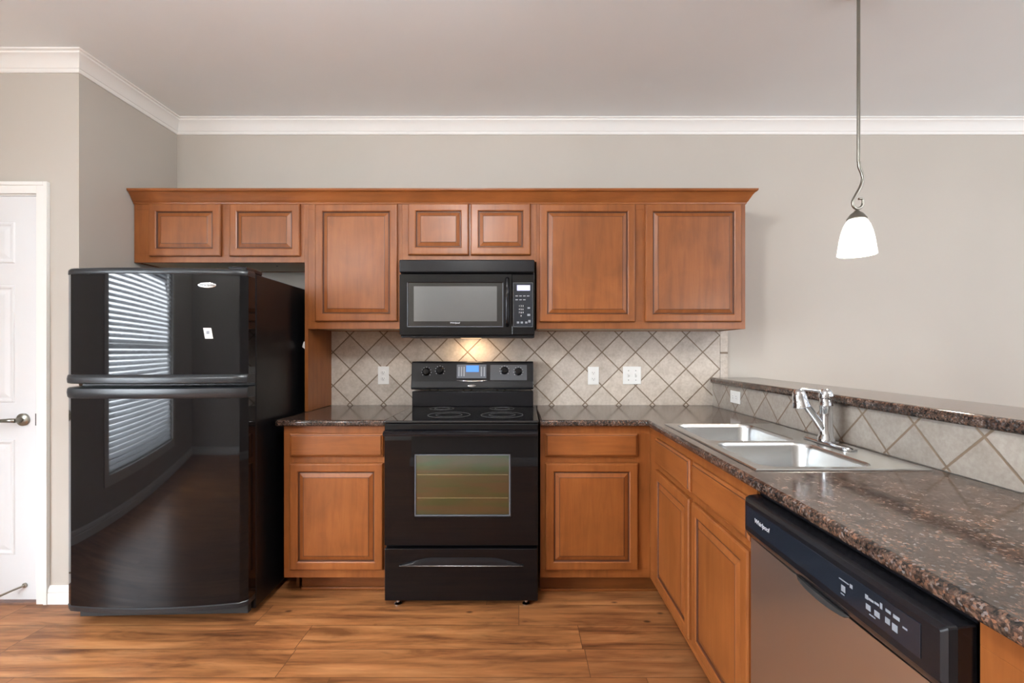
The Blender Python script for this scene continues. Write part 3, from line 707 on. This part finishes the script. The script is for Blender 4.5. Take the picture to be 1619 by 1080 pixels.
# ================================================================== MICROWAVE
mx0, mx1 = -.672, .078
mw = thing('microwave', 'black over-the-range microwave mounted under the short cabinet above the range', 'microwave', ((mx0 + mx1) / 2, -.2, 1.335))
obj('case', box(mx0, mx1, -.375, -.011, 1.340, 1.768), M['black_satin'], mw, .003)
vg = obj('vent_band', box(mx0, mx1, -.412, -.3755, 1.6955, 1.768), M['black_satin'], mw, .008, None, 3)
bm = B()
for k in range(3): bx(bm, mx0 + .02, mx1 - .02, -.3765, -.3755, 1.687 + k * .0025, 1.688 + k * .0025)
mwx0, mwz1 = p2(645, 447, .40); mwx1, mwz0 = p2(794.5, 516, .40)
bm = plate_hole(B(), mx0, -.050, 1.352, 1.688, (mwx0, mwx1, mwz0, mwz1), front_y(-.3755), 0, .0245)
md = obj('door', bm, M['black_gloss'], mw, .003)
obj('window_surround', box(mwx0, mwx1, -.3965, -.39, mwz0, mwz1), M['glass_black'], md)
a, b2 = p2(654, 508, .40), p2(785.5, 452.6, .40)
obj('window_pane', box(a[0], b2[0], -.3975, -.3966, a[1], b2[1]), M['mw_glass'], md)
bm = B()
for q in ((mwx0 - .004, mwx0, mwz0, mwz1 - .0), (mwx1, mwx1 + .004, mwz0, mwz1), (mwx0 - .004, mwx1 + .004, mwz0 - .004, mwz0)): bx(bm, q[0], q[1], -.4012, -.3999, q[2], q[3])
obj('window_edge', bm, M['panel_grey'], md)
bm = B()
hx0, hx1 = -.094, -.058
pts = [(-.074, -.402, 1.664), (-.074, -.424, 1.65), (-.073, -.434, 1.60), (-.073, -.436, 1.535), (-.073, -.434, 1.47), (-.074, -.424, 1.418), (-.074, -.402, 1.404)]
tube(bm, smooth_pts(pts, 5), .0105, 12)
obj('handle', bm, M['black_gloss'], md, 0, 50)
x, z = p2(719, 510.5, .40); text('badge_lettering', 'Whirlpool', .013, (x, -.3976, z), RF, M['print'], md, shear=.2, depth=.0003)
cp_ = obj('control_panel', box(-.048, mx1, -.3995, -.3755, 1.352, 1.688), M['black_gloss'], mw, .003)
a, b2 = p2(811.5, 517, .40), p2(843, 447, .40)
pn = obj('keypad_plate', box(a[0], b2[0] - .002, -.4006, -.3996, a[1], b2[1]), M['panel_dark'], cp_)
b_ = B(); X0, X1, Z0, Z1 = a[0], b2[0] - .002, a[1], b2[1]
for q in ((X0, X0 + .0012, Z0, Z1), (X1 - .0012, X1, Z0, Z1), (X0, X1, Z0, Z0 + .0012), (X0, X1, Z1 - .0012, Z1)): bx(b_, q[0], q[1], -.4010, -.4006, q[2], q[3])
obj('plate_outline', b_, M['print_dim'], pn)
a, b2 = p2(817.5, 459.5, .40), p2(838, 451, .40)
obj('clock_display', box(a[0], b2[0], -.4012, -.4006, a[1], b2[1]), M['display_white'], pn)
for r_, row_ in enumerate(('1 2 3', '4 5 6', '7 8 9', '0')):
    x, z = p2(824, 484 + r_ * 5.2, .40); text('number_keys', row_, .013, (x, -.4008, z), RF, M['print'], pn, depth=.0002)
b_ = B()
for px, py, w_, h_ in ((836, 487, 4, 2.4), (836, 498, 4.5, 3.2), (819, 510, 3.6, 3), (825, 510, 3.6, 3), (832, 510, 3.6, 3), (837, 508, 3.6, 4), (817, 468, 4, 1.5), (823, 468, 4, 1.5), (829, 468, 4, 1.5), (835, 468, 4, 1.5), (817, 474, 4, 1.5), (823, 474, 4, 1.5), (829, 474, 4, 1.5)):
    x, z = p2(px, py, .40); obj('touch_key', box(x - w_ / 569, x + w_ / 569, -.4010, -.4006, z - h_ / 569, z + h_ / 569), M['print_dim'], pn)
obj('bottom_trim', box(mx0 + .006, mx1 - .001, -.388, -.3755, 1.3345, 1.350), M['black_satin'], mw, .004)
mwl = B(); bx(mwl, -.36, -.24, -.20, -.13, 1.3385, 1.3405)
obj('work_light_lens', mwl, mat('lit_lens', (.9, .8, .6, 1), .4, emit=(1, .72, .42, 1), es=.9), mw)
area('microwave_work_light', (-.30, -.12, 1.333), (math.radians(12), 0, 0), .10, .05, .6, (1, .70, .42))
# ================================================================== REFRIGERATOR
FX, FYB, FA = -1.662, -.774, math.radians(2.0)
fr = thing('refrigerator', 'tall black top-freezer refrigerator with glossy curved doors beside the pantry door', 'refrigerator', (FX, FYB, 0), None, FA)
hwf = .402
obj('cabinet', box(FX - hwf, FX + hwf, FYB, FYB + .70, .035, 1.628), M['black_side'], fr, .006)
obj('base_grille', box(FX - hwf + .02, FX + hwf - .02, FYB - .03, FYB - .0005, .03, .09), M['rubber'], fr, .003)
def fprof(off, bulge=.038, n=28, inset=0):
    pts = [(FX - hwf + inset, FYB - .006)]
    for i in range(n + 1):
        u = -1 + 2 * i / n; x = FX + (hwf - inset) * u
        y = FYB - .079 - bulge * (1 - u * u) - off
        if abs(u) > .94: y += .016 * ((abs(u) - .94) / .06) ** 2
        pts.append((x, y))
    pts.append((FX + hwf - inset, FYB - .006)); return pts
def band(stack, cap=True):
    return loft(B(), [[(x, y, z) for x, y in fprof(off, inset=ins)] for z, off, ins in stack], cap=cap)
fz_ = obj('freezer_door', band([(1.156, 0, 0), (1.608, 0, 0)]), M['black_gloss'], fr, 0, 25)
obj('top_cap', band([(1.6085, .002, 0), (1.612, .004, 0), (1.628, .003, 0), (1.635, -.002, .002), (1.638, -.012, .004)]), M['grey_plastic'], fz_, 0, 35)
obj('handle', band([(1.1125, -.03, .004), (1.114, -.002, 0), (1.118, .008, 0), (1.135, .011, 0), (1.150, .007, 0), (1.1555, .001, 0)]), M['grey_plastic'], fz_, 0, 35)
ld = obj('refrigerator_door', band([(.112, 0, 0), (1.048, 0, 0)]), M['black_gloss'], fr, 0, 25)
obj('handle', band([(1.0485, .001, 0), (1.056, .008, 0), (1.075, .011, 0), (1.092, .008, 0), (1.097, -.002, 0), (1.099, -.03, .004)]), M['grey_plastic'], ld, 0, 35)
obj('bottom_cap', band([(.085, -.006, .003), (.088, .001, 0), (.100, .003, 0), (.1085, .004, 0), (.1115, .001, 0)]), M['grey_plastic'], ld, 0, 35)
obj('hinge_cover', box(FX + hwf - .09, FX + hwf - .005, FYB - .07, FYB + .07, 1.6285, 1.652), M['black_satin'], fr, .006)
for sx_ in (-1, 1):
    b_ = B(); lathe(b_, [(.018, -.012), (.02, -.008), (.02, .008), (.018, .012)], (FX + sx_ * .32, FYB + .05, .02), 16, 'x'); obj('roller', b_, M['rubber'], fr, 0, 40)
    b_ = B(); lathe(b_, [(.018, -.012), (.02, -.008), (.02, .008), (.018, .012)], (FX + sx_ * .32, FYB + .62, .02), 16, 'x'); obj('roller', b_, M['rubber'], fr, 0, 40)
def fsurf(u): return FYB - .079 - .038 * (1 - u * u)
ux = .60; bxx = FX + hwf * ux; sl_ = math.atan(2 * .038 * ux / hwf)
def on_fridge(o_bm):
    for v in o_bm.verts: v.co = Matrix.Rotation(sl_, 3, 'Z') @ v.co + Vector((bxx, fsurf(ux), 0))
b_ = B(); n = 32
loft(b_, [[(.038 * s_ * math.cos(2 * PI * k / n), -dy, 1.560 + .0125 * s_ * math.sin(2 * PI * k / n)) for k in range(n)] for s_, dy in ((1, -.002), (1, .0012), (.93, .0022))]); on_fridge(b_)
bd = obj('badge', b_, M['silver'], fz_, 0, 40)
text('badge_lettering', 'Whirlpool', .015, (bxx, fsurf(ux) - .0026, 1.560), Matrix.Rotation(sl_, 4, 'Z') @ RF, M['slot'], bd, shear=.2, depth=.0003)
b_ = B(); bx(b_, -.012, .021, -.0012, .0012, 1.318, 1.366)
for v in b_.verts: v.co = Vector((v.co.x + .004 * (v.co.z - 1.34) / .024 * -1, v.co.y, v.co.z))
on_fridge(b_); b_.verts.ensure_lookup_table()
stk = obj('sticker', b_, M['plate'], fz_); stk['label'] = 'small white paper sticker'
b_ = B(); bx(b_, -.003, .010, -.0016, -.0012, 1.338, 1.353); bx(b_, -.004, .012, -.0016, -.0012, 1.329, 1.3305); on_fridge(b_)
obj('sticker_print', b_, M['print_dim'], stk)
# small white tape tab on the panel edge by the refrigerator
b_ = B(); loft(b_, [[(-1.2345, -.318, 1.272), (-1.252, -.318, 1.284), (-1.244, -.318, 1.315), (-1.2345, -.318, 1.318)], [(-1.2325, -.316, 1.272), (-1.252, -.316, 1.284), (-1.244, -.316, 1.315), (-1.2325, -.316, 1.318)]])
tag(obj('tape_tab', b_, M['plate'], loc=(-1.24, -.317, 1.272)), 'small white tape tab on the edge of the upright panel beside the refrigerator', 'tape')
# ================================================================== DISHWASHER
dy0, dy1 = -2.268, -1.660
dwt = thing('dishwasher', 'stainless steel dishwasher with black control console under the counter', 'dishwasher', (.9, (dy0 + dy1) / 2, 0))
obj('tub', box(.665, 1.2, dy0 + .004, dy1 - .004, .10, .872), M['black_satin'], dwt)
obj('toe_panel', box(.715, .735, dy0 + .004, dy1 - .004, .0, .10), M['black_satin'], dwt)
bm = B(); yc = (dy0 + dy1) / 2
loft(bm, [[(.6645, y, z), (.638 - .006 * (1 - ((y - yc) / .304) ** 2), y, z)] + [] for y, z in ()] or [[(.6645, y, .112), (.640 - .005 * (1 - ((y - yc) / .3045) ** 2), y, .112), (.640 - .005 * (1 - ((y - yc) / .3045) ** 2), y, .745), (.6645, y, .745)] for y in [dy0 + .003 + i * (dy1 - dy0 - .006) / 16 for i in range(17)]])
dd = obj('door', bm, M['steel'], dwt, 0, 40)
bm = B()
def cons(x0, inset, z0, z1, y0=dy0 + .001, y1=dy1 - .001): return [(x0, y0 + inset, z0), (x0, y1 - inset, z0), (x0, y1 - inset, z1), (x0, y0 + inset, z1)]
loft(bm, [cons(.664, 0, .748, .866), cons(.634, .0, .750, .862), cons(.624, .004, .764, .858), cons(.619, .012, .772, .850)])
cs = obj('control_console', bm, M['black_satin'], dwt, .003)
def dzp(px, py, xp): d_ = xp * F / (px - 823); return d_ - D, H - (py - 555) / F * d_
gl = obj('console_glass', box(.6176, .6189, dy0 + .045, dy1 - .022, .786, .840), M['panel_dark'], cs, .0005)
gx = .6172
ly, lz = dzp(1204, 831, gx); text('console_lettering', 'Whirlpool', .017, (gx, ly, lz), RW, M['print'], gl, shear=.2, depth=.0003)
b_ = B()
for px, py, wy, wz in ((1334, 919, .026, .0022), (1345.5, 927.5, .007, .007), (1333, 931, .011, .012), (1332, 939.5, .010, .0022),
                       (1370, 944, .007, .008), (1377, 949.5, .012, .004), (1386, 955, .010, .004), (1393, 958.5, .005, .010), (1404, 967, .011, .005), (1417, 977, .013, .006),
                       (1372.5, 960.5, .011, .010), (1386.5, 971.5, .012, .010), (1379, 974.5, .014, .0022), (1403, 982, .010, .010), (1414.5, 993, .011, .012), (1430.5, 994, .009, .003)):
    y, z = dzp(px, py, gx); obj('console_icon', box(gx, gx + .0004, y - wy / 2, y + wy / 2, z - wz / 2, z + wz / 2), M['print_dim'], gl)
# pocket handle under the console
bm = B(); rr_ = []
for i in range(13):
    u = -1 + i / 6; y = yc + .085 * u; k = math.sqrt(max(0, 1 - u * u))
    rr_.append([(.6345, y, .7495), (.6345 - .008 * k - .0005, y, .7495), (.6345 - .008 * k - .0005, y, .7495 - .012 * k - .001), (.6345, y, .7495 - .016 * k - .002)])
loft(bm, rr_); obj('pocket_handle', bm, M['rubber'], dd, 0, 40)
# ================================================================== OUTLETS
def outlet(label, x, z, gangs=1, kind='outlet'):
    w_ = .070 if gangs == 1 else .116
    o_ = thing('wall_outlet' if kind == 'outlet' else 'light_switch', label, 'outlet' if kind == 'outlet' else 'switch', (x, -.0105, z))
    pl = obj('cover_plate', box(x - w_ / 2, x + w_ / 2, -.016, -.0105, z - .057, z + .057), M['plate'], o_, .002)
    if kind == 'outlet':
        for dz in (-.0195, .0195):
            b_ = B(); lathe(b_, [(.0165, -.0162), (.0165, -.0178), (.0155, -.0183)], (x, 0, z + dz), 24, 'y')
            r_ = obj('receptacle', b_, M['plate'], o_, 0, 40)
            b_ = B(); bx(b_, x - .007, x - .005, -.0186, -.0184, z + dz - .003, z + dz + .005); bx(b_, x + .005, x + .0068, -.0186, -.0184, z + dz - .003, z + dz + .004); bx(b_, x - .002, x + .002, -.0186, -.0184, z + dz - .010, z + dz - .006)
            obj('slots', b_, M['slot'], r_)
    else:
        for dx in (-.023, .023):
            b_ = B(); loft(b_, [[(x + dx - .005, -.0162, z - .012), (x + dx + .005, -.0162, z - .012), (x + dx + .005, -.0162, z + .012), (x + dx - .005, -.0162, z + .012)], [(x + dx - .004, -.026, z + .002), (x + dx + .004, -.026, z + .002), (x + dx + .004, -.026, z + .010), (x + dx - .004, -.026, z + .010)]])
            obj('toggle', b_, M['plate'], o_)
        for dx in (-.023, .023):
            for dz in (-.030, .030): obj('screw', lathe(B(), [(.003, -.0162), (.003, -.0168)], (x + dx, 0, z + dz), 10, 'y'), M['silver'], o_)
    return o_
outlet('white duplex outlet on the tiles between the upright panel and the range', *p2(606.5, 593.5, .01))
outlet('white duplex outlet on the tiles beside the range, next to the double switch', *p2(938, 594, .01))
outlet('white double switch plate on the tiles below the widest wall cabinet', *p2(999, 593.5, .01), gangs=2, kind='switch')
oy = -(D - 2.60); oz = .998
o_ = thing('wall_outlet', 'white outlet plate set sideways in the low tile band under the bar top', 'outlet', (1.231, oy, oz))
obj('cover_plate', box(1.225, 1.2305, oy - .057, oy + .057, oz - .035, oz + .035), M['plate'], o_, .002)
for dy in (-.0195, .0195):
    b_ = B(); lathe(b_, [(.0165, 1.2248), (.0165, 1.2232), (.0155, 1.2227)], (0, oy + dy, oz), 24, 'x'); r_ = obj('receptacle', b_, M['plate'], o_, 0, 40)
    b_ = B(); bx(b_, 1.2222, 1.2226, oy + dy - .004, oy + dy + .004, oz + .005, oz + .007); bx(b_, 1.2222, 1.2226, oy + dy - .004, oy + dy + .004, oz - .007, oz - .005); obj('slots', b_, M['slot'], r_)
# ================================================================== PENDANTS
def pendant(y, label):
    x = 1.368
    p = thing('pendant_lamp', label, 'lamp', (x, y, 1.65), 'pendant lamps over the bar')
    b_ = B(); lathe(b_, [(.0, CZ - .03), (.02, CZ - .03), (.05, CZ - .012), (.062, CZ - .0005)], (x, y, 0), 28); obj('canopy', b_, M['nickel'], p, 0, 40)
    b_ = B(); tube(b_, [(x + .007, y, CZ - .02), (x + .007, y, 2.03)], .0062, 12); obj('rod', b_, M['nickel'], p, 0, 40)
    k = 1 / 388.6
    pts = [(1358.5, 256), (1359, 264), (1363, 274), (1364.5, 283), (1361, 295), (1354, 308), (1349.3, 317), (1348.8, 322), (1350.3, 327), (1354.5, 330), (1359, 329.3), (1362.8, 326), (1364.5, 321), (1364, 315), (1358, 314.5)]
    pts = [(x + (a - 1355) * k, y, H + (555 - b2) * k) for a, b2 in pts]
    b_ = B(); sp = smooth_pts(pts, 6); tube(b_, sp, [.0068 - (.002 * i / len(sp)) for i in range(len(sp))], 12); obj('scroll', b_, M['nickel'], p, 0, 60)
    zt = H + (555 - 333) * k; zb = 1.653
    b_ = B(); lathe(b_, [(.0, zt + .002), (.008, zt), (.012, zt - .006), (.022, zt - .013), (.030, zt - .024), (.036, zt - .034), (.034, zt - .036), (.0, zt - .03)], (x, y, 0), 32); obj('cap', b_, M['nickel'], p, 0, 50)
    h = zt - .032 - zb
    prof_ = [(.034, 1.0), (.045, .93), (.058, .80), (.068, .63), (.076, .42), (.081, .22), (.085, .05), (.0855, 0), (.0825, 0), (.081, .05), (.077, .22), (.072, .42), (.064, .63), (.054, .80), (.041, .92)]
    b_ = B(); lathe(b_, [(r * .80, zb + h * q) for r, q in prof_], (x, y, 0), 40, cap=False); obj('glass_shade', b_, M['shade'], p, 0, 60)
    l = bpy.data.lights.new('pendant_bulb', 'POINT'); l.energy = 12; l.color = (1, .90, .76); l.shadow_soft_size = .028
    lo = bpy.data.objects.new('pendant_bulb', l); C.objects.link(lo); lo.location = (x, y, zb + .035)
    return p
pendant(-1.076, 'brushed nickel pendant lamp with lit frosted glass bell shade hanging over the bar')
pendant(-2.02, 'unseen second brushed nickel pendant lamp over the near end of the bar, outside the frame')  # unseen lamp, placed to match the brightness along the bar
# unseen ceiling globes added for brightness: one over the kitchen above the camera, one in the hall, one in the living area
def globe(x, y, label, power, zc=2.49, r=.13):
    cf = thing('added_ceiling_light', label, 'lamp', (x, y, zc - r), 'added frosted ceiling globes')
    obj('canopy', lathe(B(), [(.07, CZ - .0005), (.068, CZ - .02), (.02, CZ - .03), (.012, CZ - .04), (.012, zc + r * .98)], (x, y, 0), 28), M['nickel'], cf, 0, 40)
    pr_ = [(r * math.sin(PI * i / 16), zc + r * math.cos(PI * i / 16)) for i in range(1, 16)]
    obj('glass_globe', lathe(B(), pr_, (x, y, 0), 32), M['globe'], cf, 0, 60)
    l = bpy.data.lights.new('added_globe_bulb', 'POINT'); l.energy = power; l.color = (.96, .98, 1); l.shadow_soft_size = .10
    lo = bpy.data.objects.new('added_globe_bulb', l); C.objects.link(lo); lo.location = (x, y, zc)
M['globe'] = mat('lit_globe', (.9, .9, .88, 1), .4); g_ = NT(M['globe'])
tr = g_.n('ShaderNodeBsdfTransparent'); em = g_.n('ShaderNodeEmission'); em.inputs[0].default_value = (1, .95, .88, 1); em.inputs[1].default_value = 4
ad = g_.n('ShaderNodeAddShader'); g_.l(tr.outputs[0], ad.inputs[0]); g_.l(em.outputs[0], ad.inputs[1]); g_.l(ad.outputs[0], g_.t.nodes['Material Output'].inputs[0])
globe(-.5, -2.35, 'added unseen frosted globe ceiling light over the middle of the kitchen, outside the frame', 52)
globe(-2.3, -4.1, 'added unseen frosted globe ceiling light in the hall behind the kitchen, outside the frame', 45)
globe(3.1, -3.0, 'added unseen frosted globe ceiling light in the living area beyond the bar, outside the frame', 32)
